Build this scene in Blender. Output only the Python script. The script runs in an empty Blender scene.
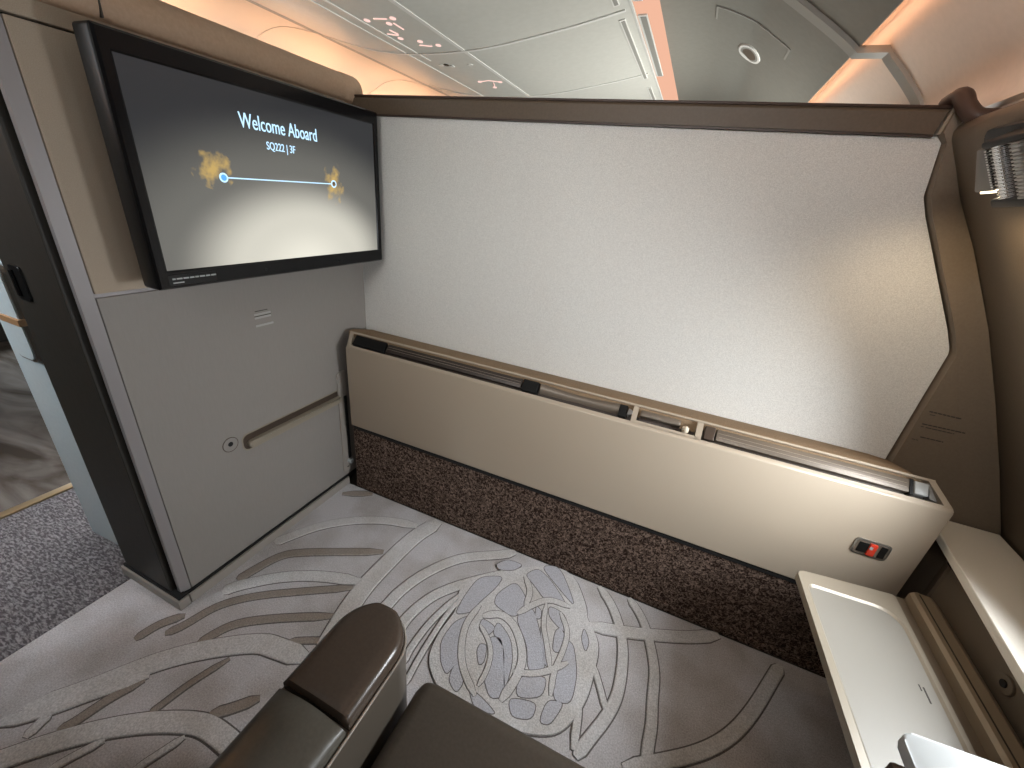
# first-class suite cabin scene
WINP = (10.5, 2.8, 2., 1.5)
SPR = (120, 130, 150, 150)
EXPO = 0.55
BANDS = [
 ('l', 0.041, [(-1.199,0.768),(-1.18,0.808),(-1.12,0.912),(-1.021,1.003),(-0.904,1.067),(-0.776,1.101)]),
 ('b', 0.033, [(-1.168,0.595),(-1.16,0.635),(-1.13,0.733),(-1.066,0.787),(-0.947,0.854),(-0.811,0.927)]),
 ('l', 0.042, [(-1.166,0.541),(-1.146,0.579),(-1.053,0.668),(-0.936,0.735),(-0.793,0.784)]),
 ('b', 0.026, [(-1.179,0.375),(-1.156,0.417),(-1.132,0.501),(-1.061,0.579),(-0.934,0.667),(-0.792,0.758)]),
 ('b', 0.027, [(-1.062,0.395),(-1.054,0.433),(-1.023,0.49),(-0.924,0.561),(-0.771,0.648)]),
 ('b', 0.020, [(-0.84,0.517),(-0.798,0.543),(-0.731,0.577)]),
 ('b', 0.035, [(-1.187,1.105),(-1.082,1.165),(-0.989,1.208)]),
 ('l', 0.068, [(-0.658,1.397),(-0.697,1.277),(-0.717,1.151),(-0.753,1.043),(-0.768,0.854),(-0.767,0.748),(-0.747,0.635),(-0.713,0.521)]),
 ('l', 0.040, [(-0.674,0.644),(-0.655,0.742),(-0.649,0.816),(-0.61,0.928),(-0.527,1.046),(-0.403,1.129),(-0.339,1.185)]),
 ('l', 0.037, [(-0.556,0.667),(-0.569,0.736),(-0.538,0.851),(-0.462,0.948),(-0.363,1.043),(-0.268,1.113)]),
 ('l', 0.029, [(-0.139,1.188),(-0.077,1.108),(-0.027,1.023)]),
 ('l', 0.032, [(-0.068,1.186),(-0.017,1.175),(0.053,1.107),(0.099,1.017),(0.117,0.935),(0.12,0.834),(0.103,0.76),(0.07,0.685),(0.044,0.625)]),
 ('l', 0.030, [(0.076,1.187),(0.107,1.168),(0.159,1.108),(0.193,1.027),(0.215,0.942),(0.217,0.858),(0.221,0.79),(0.217,0.726),(0.22,0.67)]),
 ('l', 0.042, [(-0.012,0.996),(0.11,1.033),(0.197,1.066),(0.317,1.118),(0.422,1.181)]),
 ('l', 0.035, [(0.594,1.152),(0.564,1.095),(0.494,0.961),(0.427,0.861),(0.349,0.783),(0.251,0.713),(0.162,0.657)]),
 ('l', 0.022, [(0.016,0.881),(0.016,0.771),(0.026,0.72),(0.035,0.636)]),
 ('l', 0.019, [(0.032,0.881),(0.069,0.819),(0.099,0.762)]),
 ('l', 0.049, [(-1.192,0.02),(-1.182,0.033),(-1.126,0.096),(-1.056,0.16),(-0.969,0.22),(-0.864,0.269),(-0.789,0.276),(-0.703,0.272)]),
 ('l', 0.059, [(-1.266,0.101),(-1.191,0.196),(-1.12,0.303),(-1.039,0.387),(-0.918,0.473),(-0.85,0.49),(-0.755,0.505)]),
 ('b', 0.017, [(-0.991,0.232),(-0.987,0.253),(-0.975,0.32),(-0.944,0.41)]),
 ('b', 0.024, [(-1.143,0.116),(-1.131,0.14),(-1.117,0.209),(-1.089,0.274)]),
 ('l', 0.024, [(-1.19,0.077),(-1.199,0.107),(-1.202,0.127)]),
 ('b', 0.026, [(-1.234,0.326),(-1.229,0.363),(-1.217,0.396),(-1.186,0.436)]),
 ('l', 0.018, [(-1.066,0.063),(-1.047,0.108),(-1.021,0.153)]),
 ('l', 0.017, [(-0.9,0.142),(-0.88,0.193),(-0.862,0.238)]),
 ('b', 0.027, [(-0.856,0.295),(-0.819,0.329),(-0.777,0.376)]),
 ('l', 0.035, [(-1.281,0.067),(-1.216,0.132),(-1.164,0.199),(-1.092,0.287)]),
 ('l', 0.021, [(-0.489,0.616),(-0.497,0.671),(-0.489,0.777),(-0.455,0.9)]),
 ('l', 0.017, [(-0.449,0.575),(-0.455,0.625),(-0.459,0.716),(-0.456,0.818),(-0.445,0.883)]),
 ('o', 0.027, [(-0.345,0.86),(-0.295,0.894),(-0.243,0.882),(-0.198,0.839),(-0.169,0.784),(-0.169,0.72),(-0.184,0.655)]),
 ('o', 0.016, [(-0.338,0.829),(-0.295,0.799),(-0.266,0.761),(-0.255,0.709),(-0.259,0.661)]),
 ('o', 0.018, [(-0.11,0.996),(-0.069,0.941),(-0.064,0.871),(-0.07,0.8),(-0.059,0.73)]),
 ('o', 0.020, [(-0.184,0.744),(-0.133,0.761),(-0.088,0.792),(-0.039,0.844)]),
 ('o', 0.022, [(-0.371,0.894),(-0.381,0.812),(-0.355,0.733),(-0.315,0.679),(-0.254,0.635)]),
 ('o', 0.023, [(-0.242,0.923),(-0.207,0.978),(-0.157,1.026),(-0.084,1.031)]),
 ('o', 0.017, [(-0.165,1.006),(-0.15,0.929),(-0.118,0.87),(-0.081,0.795)]),
 ('o', 0.022, [(-0.275,1.077),(-0.235,1.026),(-0.229,0.962)]),
]
MEDALLION = [(-0.467,0.94),(-0.385,1.044),(-0.273,1.127),(-0.207,1.176),(-0.115,1.174),(-0.023,1.025),(0.034,0.951),(0.042,0.856),(0.035,0.755),(-0.007,0.661),(-0.079,0.62),(-0.161,0.605),(-0.267,0.587),(-0.346,0.604),(-0.401,0.636),(-0.433,0.677),(-0.444,0.752),(-0.437,0.844)]
ISLANDS = [
 [(-0.423,0.984),(-0.354,1.023),(-0.357,0.974),(-0.383,0.898),(-0.38,0.873),(-0.426,0.837),(-0.43,0.901)],
 [(-0.296,1.029),(-0.238,0.984),(-0.246,0.921),(-0.265,0.912),(-0.323,0.924),(-0.33,0.959)],
 [(-0.266,1.082),(-0.236,1.126),(-0.182,1.101),(-0.103,1.032),(-0.175,1.022),(-0.221,1.056)],
 [(-0.226,1.145),(-0.166,1.176),(-0.075,1.047),(-0.139,1.087)],
 [(-0.364,1.115),(-0.307,1.119),(-0.328,1.081),(-0.372,1.062),(-0.39,1.078)],
 [(-0.23,0.919),(-0.198,0.956),(-0.152,0.89),(-0.104,0.804),(-0.148,0.778),(-0.173,0.842),(-0.224,0.892)],
 [(-0.193,0.98),(-0.171,0.97),(-0.166,0.943),(-0.183,0.938)],
 [(-0.148,0.998),(-0.101,0.995),(-0.073,0.959),(-0.079,0.936),(-0.136,0.962)],
 [(-0.155,0.912),(-0.135,0.918),(-0.093,0.813),(-0.108,0.814)],
 [(-0.104,0.919),(-0.093,0.939),(-0.068,0.914),(-0.075,0.865),(-0.094,0.864)],
 [(-0.382,0.831),(-0.374,0.759),(-0.351,0.718),(-0.358,0.658),(-0.391,0.682),(-0.419,0.727),(-0.415,0.79)],
 [(-0.341,0.852),(-0.29,0.844),(-0.301,0.81),(-0.332,0.813)],
 [(-0.288,0.793),(-0.252,0.812),(-0.211,0.731),(-0.185,0.683),(-0.218,0.659),(-0.261,0.706),(-0.264,0.762)],
 [(-0.308,0.77),(-0.288,0.776),(-0.275,0.731),(-0.285,0.718),(-0.307,0.749)],
 [(-0.282,0.857),(-0.227,0.824),(-0.199,0.769),(-0.19,0.695),(-0.207,0.725),(-0.234,0.794),(-0.281,0.815)],
 [(-0.157,0.738),(-0.089,0.771),(-0.085,0.717),(-0.144,0.688)],
 [(-0.063,0.898),(-0.037,0.893),(-0.009,0.823),(-0.004,0.749),(-0.046,0.736),(-0.065,0.795)],
 [(-0.02,0.976),(0.005,0.941),(0.002,0.904),(-0.019,0.938)],
 [(-0.344,0.641),(-0.348,0.707),(-0.303,0.654),(-0.308,0.622)],
 [(-0.161,0.673),(-0.092,0.693),(-0.092,0.652),(-0.138,0.636)],
 [(-0.062,0.714),(-0.02,0.727),(-0.038,0.665),(-0.065,0.659)],
 [(-0.276,0.645),(-0.231,0.638),(-0.184,0.621),(-0.239,0.607)],
]
import bpy, bmesh, math, random
from mathutils import Vector, Matrix
random.seed(4)
SC = bpy.context.scene
COL = SC.collection
PI = math.pi

# ------------------------------------------------------------------ materials
def new_mat(name):
    m = bpy.data.materials.new(name); m.use_nodes = True
    nt = m.node_tree
    return m, nt, nt.nodes['Principled BSDF']

def plain(name, col, rough=.5, metal=0., spec=.5, coat=0.):
    m, nt, p = new_mat(name)
    p.inputs['Base Color'].default_value = (*col, 1)
    p.inputs['Roughness'].default_value = rough
    p.inputs['Metallic'].default_value = metal
    p.inputs['Specular IOR Level'].default_value = spec
    p.inputs['Coat Weight'].default_value = coat
    return m

def noisy(name, c1, c2, scale=(200, 200, 200), rough=.6, bump=.0, lo=.35, hi=.65, detail=4., spec=.4, metal=0., dist=.0):
    m, nt, p = new_mat(name)
    N = nt.nodes; L = nt.links
    tc = N.new('ShaderNodeTexCoord'); mp = N.new('ShaderNodeMapping'); mp.inputs['Scale'].default_value = scale
    L.new(tc.outputs['Object'], mp.inputs['Vector'])
    nz = N.new('ShaderNodeTexNoise'); nz.inputs['Scale'].default_value = 1.; nz.inputs['Detail'].default_value = detail
    nz.inputs['Distortion'].default_value = dist
    L.new(mp.outputs[0], nz.inputs['Vector'])
    cr = N.new('ShaderNodeValToRGB')
    cr.color_ramp.elements[0].position = lo; cr.color_ramp.elements[0].color = (*c1, 1)
    cr.color_ramp.elements[1].position = hi; cr.color_ramp.elements[1].color = (*c2, 1)
    L.new(nz.outputs['Fac'], cr.inputs['Fac']); L.new(cr.outputs['Color'], p.inputs['Base Color'])
    p.inputs['Roughness'].default_value = rough; p.inputs['Specular IOR Level'].default_value = spec
    p.inputs['Metallic'].default_value = metal
    if bump:
        bp = N.new('ShaderNodeBump'); bp.inputs['Strength'].default_value = bump; bp.inputs['Distance'].default_value = .002
        L.new(nz.outputs['Fac'], bp.inputs['Height']); L.new(bp.outputs[0], p.inputs['Normal'])
    return m

def emit(name, col, s):
    m = bpy.data.materials.new(name); m.use_nodes = True
    nt = m.node_tree; nt.nodes.clear()
    e = nt.nodes.new('ShaderNodeEmission'); e.inputs[0].default_value = (*col, 1); e.inputs[1].default_value = s
    o = nt.nodes.new('ShaderNodeOutputMaterial'); nt.links.new(e.outputs[0], o.inputs[0])
    return m

M = {}
M['laminate'] = noisy('taupe_laminate', (.262, .241, .223), (.272, .25, .231), (600, 200, 30), .5, .0)
M['plinthm'] = plain('taupe_plinth', (.30, .27, .24), .5)
M['upper'] = noisy('beige_cloth', (.40, .325, .25), (.46, .38, .295), (700, 700, 700), .8, .05)
M['trimlt'] = plain('pale_trim', (.33, .31, .31), .4, .2)
M['dark'] = noisy('dark_laminate', (.028, .025, .02), (.036, .032, .026), (300, 300, 40), .55)
M['gap'] = plain('black_gap', (.006, .006, .006), .8)
M['cushion'] = noisy('tan_leather', (.44, .30, .20), (.48, .33, .225), (120, 120, 120), .55, .04)
M['fabric'] = noisy('off_white_weave', (.56, .555, .53), (.78, .775, .745), (420, 420, 520), .9, .12, .3, .7, 3.)
M['rail'] = noisy('brown_leatherette', (.098, .070, .047), (.113, .082, .056), (150, 150, 150), .5, .03)
M['post'] = noisy('brown_panel', (.17, .132, .095), (.185, .145, .105), (200, 200, 200), .55, .02)
M['side'] = noisy('olive_brown_panel', (.15, .118, .085), (.165, .13, .095), (260, 260, 260), .55, .02)
M['bronze'] = plain('bronze_beige_lacquer', (.44, .37, .287), .4, .1)
M['bronzedk'] = plain('dark_bronze', (.10, .075, .058), .35, .5)
M['bronzemid'] = plain('mid_bronze', (.17, .14, .11), .42, .2)
M['liner'] = plain('channel_liner', (.045, .034, .028), .45, .2)
M['line'] = plain('pale_inlay', (.36, .30, .24), .4, .4)
M['strip'] = noisy('tan_woven', (.20, .135, .078), (.28, .195, .118), (500, 500, 500), .85, .1)
M['skirt'] = noisy('mottled_carpet', (.026, .015, .011), (.27, .195, .155), (110, 110, 110), .95, .3, .43, .68, 6., .1, dist=1.2)
M['black'] = plain('black_plastic', (.008, .008, .008), .4, 0, .25)
M['blackgl'] = plain('gloss_black', (.006, .006, .007), .18, 0, .25)
M['white'] = plain('white_plastic', (.40, .42, .42), .4)
M['ivory'] = plain('ivory_knob', (.75, .66, .52), .25)
M['red'] = plain('red_plastic', (.62, .045, .02), .4)
M['steel'] = plain('steel', (.42, .41, .39), .3, .9)
M['steeldk'] = plain('dark_steel', (.20, .19, .18), .32, .7)
M['chrome'] = plain('chrome', (.75, .75, .75), .12, 1.)
M['champ'] = plain('champagne_lacquer', (.30, .262, .205), .38, .15)
M['champ2'] = plain('champagne_tray', (.265, .25, .22), .42, .1)
M['ledge'] = noisy('cream_laminate', (.80, .76, .68), (.82, .785, .70), (300, 300, 300), .5)
M['sill'] = plain('sill_bronze', (.30, .24, .17), .4, .3)
M['conpanel'] = plain('console_panel', (.17, .135, .098), .5, .1)
M['leather'] = noisy('brown_leather', (.062, .05, .038), (.072, .058, .045), (180, 180, 180), .42, .12)
M['armcap'] = noisy('smooth_brown_leather', (.062, .045, .034), (.068, .05, .037), (200, 200, 200), .24, .03)
M['armpad'] = noisy('olive_brown_leather', (.075, .068, .055), (.085, .077, .062), (200, 200, 200), .33, .06)
M['shell'] = plain('bronze_shell', (.11, .092, .072), .38, .3)
M['piping'] = plain('silver_piping', (.62, .58, .52), .25, .7)
M['ceil'] = noisy('grey_ceiling', (.62, .63, .585), (.65, .66, .615), (40, 40, 40), .45)
M['ceilshade'] = noisy('shaded_grey_ceiling', (.225, .225, .20), (.24, .24, .215), (40, 40, 40), .5)  # side panel's shade put into a darker copy of the ceiling grey
M['ceilwh'] = plain('white_ceiling_line', (.78, .79, .76), .5)
M['cream'] = noisy('cream_bin_panel', (.74, .675, .60), (.77, .70, .625), (60, 60, 60), .55)
M['cove'] = plain('cove_white', (.66, .63, .585), .5)
M['ribm'] = plain('grey_rib', (.33, .33, .305), .5)
M['led'] = emit('amber_led', (1., .50, .24), 19.)
M['glowstrip'] = emit('peach_diffuser', (1., .55, .38), .62)
M['glowedge'] = emit('amber_edge_strip', (1., .50, .28), 6.)
M['pinkdot'] = emit('pale_pink_reflection', (1., .66, .58), .75)
M['lens'] = emit('warm_lens', (1., .82, .55), 4.)
M['door'] = noisy('pale_blue_panel', (.50, .57, .59), (.53, .60, .62), (80, 80, 80), .45)
M['wood'] = plain('oak_inlay', (.34, .19, .09), .5)
M['gold'] = plain('brushed_gold', (.45, .32, .18), .35, .7)
M['ink'] = plain('dark_print', (.035, .028, .022), .6)
M['inkpale'] = plain('pale_print', (.40, .385, .37), .5)
M['seal'] = plain('brown_rubber', (.05, .028, .02), .5)
M['aisle'] = noisy('aisle_carpet_pile', (.085, .076, .08), (.30, .285, .29), (60, 170, 130), .95, .3, .42, .66, 5., .1, dist=.6)
M['farfloor'] = noisy('wavy_carpet', (.07, .055, .042), (.24, .215, .195), (1.4, 5.5, 4), .95, .2, .35, .68, 6., .1, dist=1.5)
M['backwall'] = plain('far_wall', (.10, .09, .08), .6)

def carpet_mat(name, c1, c2, c3):
    m, nt, p = new_mat(name); N = nt.nodes; L = nt.links
    tc = N.new('ShaderNodeTexCoord')
    n1 = N.new('ShaderNodeTexNoise'); n1.inputs['Scale'].default_value = 260; n1.inputs['Detail'].default_value = 3
    n2 = N.new('ShaderNodeTexNoise'); n2.inputs['Scale'].default_value = 5.5; n2.inputs['Detail'].default_value = 5
    for n in (n1, n2): L.new(tc.outputs['Object'], n.inputs['Vector'])
    r2 = N.new('ShaderNodeValToRGB'); r2.color_ramp.elements[0].position = .42; r2.color_ramp.elements[1].position = .66
    r2.color_ramp.elements[0].color = (*c1, 1); r2.color_ramp.elements[1].color = (*c2, 1)
    L.new(n2.outputs['Fac'], r2.inputs['Fac'])
    mx = N.new('ShaderNodeMixRGB'); mx.blend_type = 'MULTIPLY'; mx.inputs[0].default_value = 1
    r1 = N.new('ShaderNodeValToRGB'); r1.color_ramp.elements[0].position = .3; r1.color_ramp.elements[1].position = .7
    r1.color_ramp.elements[0].color = (.72, .72, .72, 1); r1.color_ramp.elements[1].color = (1.12, 1.12, 1.12, 1)
    L.new(n1.outputs['Fac'], r1.inputs['Fac'])
    L.new(r2.outputs[0], mx.inputs[1]); L.new(r1.outputs[0], mx.inputs[2]); L.new(mx.outputs[0], p.inputs['Base Color'])
    p.inputs['Roughness'].default_value = .95; p.inputs['Specular IOR Level'].default_value = .1
    bp = N.new('ShaderNodeBump'); bp.inputs['Strength'].default_value = .35; bp.inputs['Distance'].default_value = .004
    L.new(n1.outputs['Fac'], bp.inputs['Height']); L.new(bp.outputs[0], p.inputs['Normal'])
    return m
M['pile'] = carpet_mat('grey_lavender_pile', (.62, .605, .62), (.46, .43, .415), 0)
M['pilelav'] = carpet_mat('lavender_cast_pile', (.54, .545, .595), (.50, .49, .515), 0)  # island yarn, with the blue cast of window light put into its colour
M['pilelt'] = carpet_mat('pale_taupe_pile', (.67, .66, .66), (.56, .535, .51), 0)
M['grooveshade'] = carpet_mat('painted_groove_shade', (.17, .155, .15), (.14, .125, .115), 0)  # shade along the carved edges, put into the dark colour of thin strips
M['pilebr'] = carpet_mat('brown_pile', (.36, .315, .28), (.30, .255, .215), 0)

def screen_mat():
    m, nt, p = new_mat('screen_picture'); N = nt.nodes; L = nt.links
    tc = N.new('ShaderNodeTexCoord'); sp = N.new('ShaderNodeSeparateXYZ'); L.new(tc.outputs['Object'], sp.inputs[0])
    def math_(op, a, b=None):
        n = N.new('ShaderNodeMath'); n.operation = op
        for i, v in enumerate((a, b)):
            if v is None: continue
            if isinstance(v, (int, float)): n.inputs[i].default_value = v
            else: L.new(v, n.inputs[i])
        return n.outputs[0]
    Y = sp.outputs['Y']; Z = sp.outputs['Z']       # object space: y 0.584..1.31, z 1.068..1.48
    dy = math_('DIVIDE', math_('SUBTRACT', Y, .985), .64)
    dz = math_('DIVIDE', math_('SUBTRACT', Z, 1.05), .41)
    d = math_('SQRT', math_('ADD', math_('MULTIPLY', dy, dy), math_('MULTIPLY', dz, dz)))
    cr = N.new('ShaderNodeValToRGB'); cr.color_ramp.interpolation = 'EASE'; e = cr.color_ramp.elements
    e[0].position = 0; e[0].color = (.60, .58, .50, 1)
    e[1].position = 1; e[1].color = (.018, .019, .021, 1)
    k = cr.color_ramp.elements.new(.32); k.color = (.46, .445, .385, 1)
    k = cr.color_ramp.elements.new(.62); k.color = (.10, .098, .088, 1)
    L.new(d, cr.inputs['Fac'])
    col = cr.outputs['Color']
    nz = N.new('ShaderNodeTexNoise'); nz.inputs['Scale'].default_value = 42; nz.inputs['Detail'].default_value = 5
    L.new(tc.outputs['Object'], nz.inputs['Vector'])
    for (cy, cz, ry, rz) in ((.735, 1.292, .055, .045), (1.115, 1.283, .045, .065)):
        a = math_('DIVIDE', math_('SUBTRACT', Y, cy), ry); b = math_('DIVIDE', math_('SUBTRACT', Z, cz), rz)
        q = math_('SUBTRACT', 1., math_('SQRT', math_('ADD', math_('MULTIPLY', a, a), math_('MULTIPLY', b, b))))
        f = N.new('ShaderNodeMapRange'); L.new(math_('ADD', q, math_('MULTIPLY', math_('SUBTRACT', nz.outputs['Fac'], .5), 2.6)), f.inputs[0])
        f.inputs[1].default_value = .15; f.inputs[2].default_value = .9
        g = math_('MULTIPLY', f.outputs[0], math_('GREATER_THAN', q, .0))
        g = math_('MULTIPLY', g, .75)
        mx = N.new('ShaderNodeMixRGB'); L.new(g, mx.inputs[0]); L.new(col, mx.inputs[1]); mx.inputs[2].default_value = (.50, .33, .09, 1)
        col = mx.outputs[0]
    p.inputs['Base Color'].default_value = (.004, .004, .005, 1)
    p.inputs['Roughness'].default_value = .22
    L.new(col, p.inputs['Emission Color']); p.inputs['Emission Strength'].default_value = 1.
    return m
M['screen'] = screen_mat()
M['txt'] = emit('screen_lettering', (.50, .76, 1.), 1.0)
M['txtb'] = emit('screen_blue', (.12, .38, .85), .9)

def glass_mat():
    m = bpy.data.materials.new('window_glass'); m.use_nodes = True
    nt = m.node_tree; nt.nodes.clear(); N = nt.nodes
    t = N.new('ShaderNodeBsdfTransparent'); g = N.new('ShaderNodeBsdfGlossy'); g.inputs['Roughness'].default_value = .02
    mx = N.new('ShaderNodeMixShader'); mx.inputs[0].default_value = .06; o = N.new('ShaderNodeOutputMaterial')
    nt.links.new(t.outputs[0], mx.inputs[1]); nt.links.new(g.outputs[0], mx.inputs[2]); nt.links.new(mx.outputs[0], o.inputs[0])
    return m
M['glass'] = glass_mat()

# ------------------------------------------------------------------ mesh tools
def link(name, bm, mat, parent=None, smooth=False, angle=40):
    me = bpy.data.meshes.new(name)
    bmesh.ops.recalc_face_normals(bm, faces=bm.faces)
    bm.to_mesh(me); bm.free()
    o = bpy.data.objects.new(name, me); COL.objects.link(o)
    mats = mat if isinstance(mat, (list, tuple)) else [mat]
    for k in mats: me.materials.append(M[k])
    if smooth:
        for p in me.polygons: p.use_smooth = True
        try: me.set_sharp_from_angle(angle=math.radians(angle))
        except Exception: pass
    if parent is not None: o.parent = parent
    return o

def thing(name, label, cat, group=None):
    o = bpy.data.objects.new(name, None); COL.objects.link(o)
    o.empty_display_size = .05
    o['label'] = label; o['category'] = cat
    if group: o['group'] = group
    return o
def tag(o, label, cat, group=None):
    o['label'] = label; o['category'] = cat
    if group: o['group'] = group
    return o
def structure(o):
    o['kind'] = 'structure'; return o
def struct_empty(name):
    o = bpy.data.objects.new(name, None); COL.objects.link(o); o['kind'] = 'structure'; return o

def add_box(bm, x0, x1, y0, y1, z0, z1, bev=0., seg=2, mi=0):
    vs = [bm.verts.new((x, y, z)) for x in (x0, x1) for y in (y0, y1) for z in (z0, z1)]
    F = [(0, 1, 3, 2), (4, 6, 7, 5), (0, 4, 5, 1), (2, 3, 7, 6), (0, 2, 6, 4), (1, 5, 7, 3)]
    fs = [bm.faces.new([vs[i] for i in f]) for f in F]
    for f in fs: f.material_index = mi
    if bev:
        es = list({e for f in fs for e in f.edges})
        bmesh.ops.bevel(bm, geom=es, offset=bev, segments=seg, affect='EDGES', profile=.5)
    return bm
def boxes(*bs, bev=0., seg=2):
    bm = bmesh.new()
    for b_ in bs: add_box(bm, *b_, bev=bev, seg=seg)
    return bm

def add_prism(bm, poly, axis, a0, a1, bev=0., seg=2, mi=0):
    def P(u, v, a):
        return {'x': (a, u, v), 'y': (u, a, v), 'z': (u, v, a)}[axis]
    A = [bm.verts.new(P(u, v, a0)) for u, v in poly]; B = [bm.verts.new(P(u, v, a1)) for u, v in poly]
    n = len(poly); fs = [bm.faces.new(A), bm.faces.new(B)]
    for i in range(n): fs.append(bm.faces.new((A[i], A[(i+1) % n], B[(i+1) % n], B[i])))
    for f in fs: f.material_index = mi
    if bev:
        es = list(fs[0].edges) + list(fs[1].edges)
        bmesh.ops.bevel(bm, geom=es, offset=bev, segments=seg, affect='EDGES', profile=.5)
    return bm
def prism(poly, axis, a0, a1, bev=0., seg=2):
    return add_prism(bmesh.new(), poly, axis, a0, a1, bev, seg)

def rounded(poly, r, seg=6):
    out = []; n = len(poly)
    rs = r if isinstance(r, (list, tuple)) else [r]*n
    for i in range(n):
        p = Vector(poly[i]); a = (Vector(poly[i-1])-p); b_ = (Vector(poly[(i+1) % n])-p)
        rr = rs[i]
        if rr <= 0: out.append(tuple(p)); continue
        a.normalize(); b_.normalize()
        ang = a.angle(b_); t = min(rr/math.tan(ang/2), 10)
        c = p+(a+b_).normalized()*(rr/math.sin(ang/2))
        s = p+a*t; e = p+b_*t
        v0 = s-c; v1 = e-c
        a0 = math.atan2(v0.y, v0.x); a1 = math.atan2(v1.y, v1.x)
        d = (a1-a0+PI) % (2*PI)-PI
        for k in range(seg+1):
            q = a0+d*k/seg; out.append((c.x+rr*math.cos(q), c.y+rr*math.sin(q)))
    return out

def add_tube(bm, pts, r, n=10, cap=True, mi=0):
    pts = [Vector(p) for p in pts]; rings = []
    for i, p in enumerate(pts):
        d = (pts[min(i+1, len(pts)-1)]-pts[max(i-1, 0)]).normalized()
        up = Vector((0, 0, 1)) if abs(d.z) < .9 else Vector((1, 0, 0))
        u = d.cross(up).normalized(); v = d.cross(u)
        rr = r[i] if isinstance(r, (list, tuple)) else r
        rings.append([bm.verts.new(p+u*rr*math.cos(2*PI*k/n)+v*rr*math.sin(2*PI*k/n)) for k in range(n)])
    for A, B in zip(rings, rings[1:]):
        for k in range(n):
            f = bm.faces.new((A[k], A[(k+1) % n], B[(k+1) % n], B[k])); f.material_index = mi
    if cap:
        bm.faces.new(rings[0]); bm.faces.new(rings[-1])
    return bm

def catmull(pts, k=8):
    P = [Vector(p) for p in pts]
    P = [P[0]*2-P[1]]+P+[P[-1]*2-P[-2]]
    out = []
    for i in range(1, len(P)-2):
        for j in range(k):
            t = j/k; a, b_, c, d = P[i-1:i+3]
            out.append(.5*((2*b_)+(c-a)*t+(2*a-5*b_+4*c-d)*t*t+(3*b_-a-3*c+d)*t**3))
    out.append(P[-2]); return out

def extrude_profile(bm, prof, y0, y1, n=1, mi=0):
    rows = []
    for j in range(n+1):
        y = y0+(y1-y0)*j/n
        rows.append([bm.verts.new((x, y, z)) for x, z in prof])
    for A, B in zip(rows, rows[1:]):
        for k in range(len(prof)-1):
            f = bm.faces.new((A[k], A[k+1], B[k+1], B[k])); f.material_index = mi
    return bm
def interp(prof, x):
    for (x0, z0), (x1, z1) in zip(prof, prof[1:]):
        if min(x0, x1) <= x <= max(x0, x1) and x0 != x1: return z0+(z1-z0)*(x-x0)/(x1-x0)
    return prof[0][1] if x < prof[0][0] else prof[-1][1]

def thick(prof, t):
    """closed polygon: open profile plus the same line pushed outward (left of travel) by t"""
    P = [Vector(p) for p in prof]; off = []
    for i, p in enumerate(P):
        d = (P[min(i+1, len(P)-1)]-P[max(i-1, 0)]).normalized(); off.append((p.x-d.y*t, p.y+d.x*t))
    return [tuple(p) for p in P]+off[::-1]

def text_mesh(s, size, name, mat, parent, place, sx=1.):
    cu = bpy.data.curves.new(name+'_curve', 'FONT'); cu.body = s; cu.size = size; cu.align_x = 'CENTER'; cu.align_y = 'CENTER'
    cu.extrude = .0006; cu.resolution_u = 4
    t = bpy.data.objects.new(name+'_tmp', cu); COL.objects.link(t)
    dg = bpy.context.evaluated_depsgraph_get()
    me = bpy.data.meshes.new_from_object(t.evaluated_get(dg)); bpy.data.objects.remove(t); bpy.data.curves.remove(cu)
    me.transform(place @ Matrix.Diagonal((sx, 1, 1, 1)))
    me.name = name
    me.materials.clear(); me.materials.append(M[mat])
    o = bpy.data.objects.new(name, me); COL.objects.link(o); o.parent = parent
    return o

# ------------------------------------------------------------------ floor and carpets
FX0, FX1, FY0, FY1 = -4.5, 1.25, -1.7, 5.2
structure(link('floor', boxes((FX0, FX1, FY0, FY1, -.12, -.006)), 'dark'))

car = thing('suite_carpet', 'grey-lavender carpet carved with pale swirling bands in front of the seat', 'carpet')
bm = boxes((-1.475, .74, -1.28, 1.176, -.006, 0.))
link('pile_field', bm, 'pile', car)
def ribbon(bm, pts, w, z1, mi, edge=.0035, zb=-.002):
    C = [p for p in catmull(pts, 8) if -1.46 < p[0] < .73 and p[1] < (1.135 if zb > 0 else 1.174) and not (p[0] < -1.205 and p[1] > .46)]
    C = [Vector((p[0], p[1], 0)) for p in C]
    if len(C) < 3: return
    for _ in range(6):
        C = [C[0]]+[(C[k-1]+C[k]*2+C[k+1])/4 for k in range(1, len(C)-1)]+[C[-1]]
    N_ = len(C)
    rows = []
    for i, p in enumerate(C):
        d = C[min(i+1, len(C)-1)]-C[max(i-1, 0)]
        if d.length < 1e-6: d = Vector((1, 0, 0))
        d.normalize(); n = Vector((-d.y, d.x, 0)); h = w/2*min(1, .55+.45*min(i, N_-1-i)/3)
        rows.append([bm.verts.new(p+n*o+Vector((0, 0, z))) for o, z in ((h+edge*.3, zb), (h-edge*.2, z1-.0012), (h-edge, z1), (-h+edge, z1), (-h+edge*.2, z1-.0012), (-h-edge*.3, zb))])
    for r_ in rows:
        for v in r_: v.co.y = min(v.co.y, 1.1765)
    for A, B in zip(rows, rows[1:]):
        for k in range(5):
            f = bm.faces.new((A[k], A[k+1], B[k+1], B[k])); f.material_index = mi
    bm.faces.new(rows[0][::-1]).material_index = mi; bm.faces.new(rows[-1]).material_index = mi
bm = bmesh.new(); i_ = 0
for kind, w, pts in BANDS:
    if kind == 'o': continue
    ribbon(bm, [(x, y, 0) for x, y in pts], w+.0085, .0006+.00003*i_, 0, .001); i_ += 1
o = link('band_groove_shade', bm, 'grooveshade', car); o['kind'] = 'stuff'; o['label'] = 'thin dark lines of painted shade along the bands'
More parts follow.
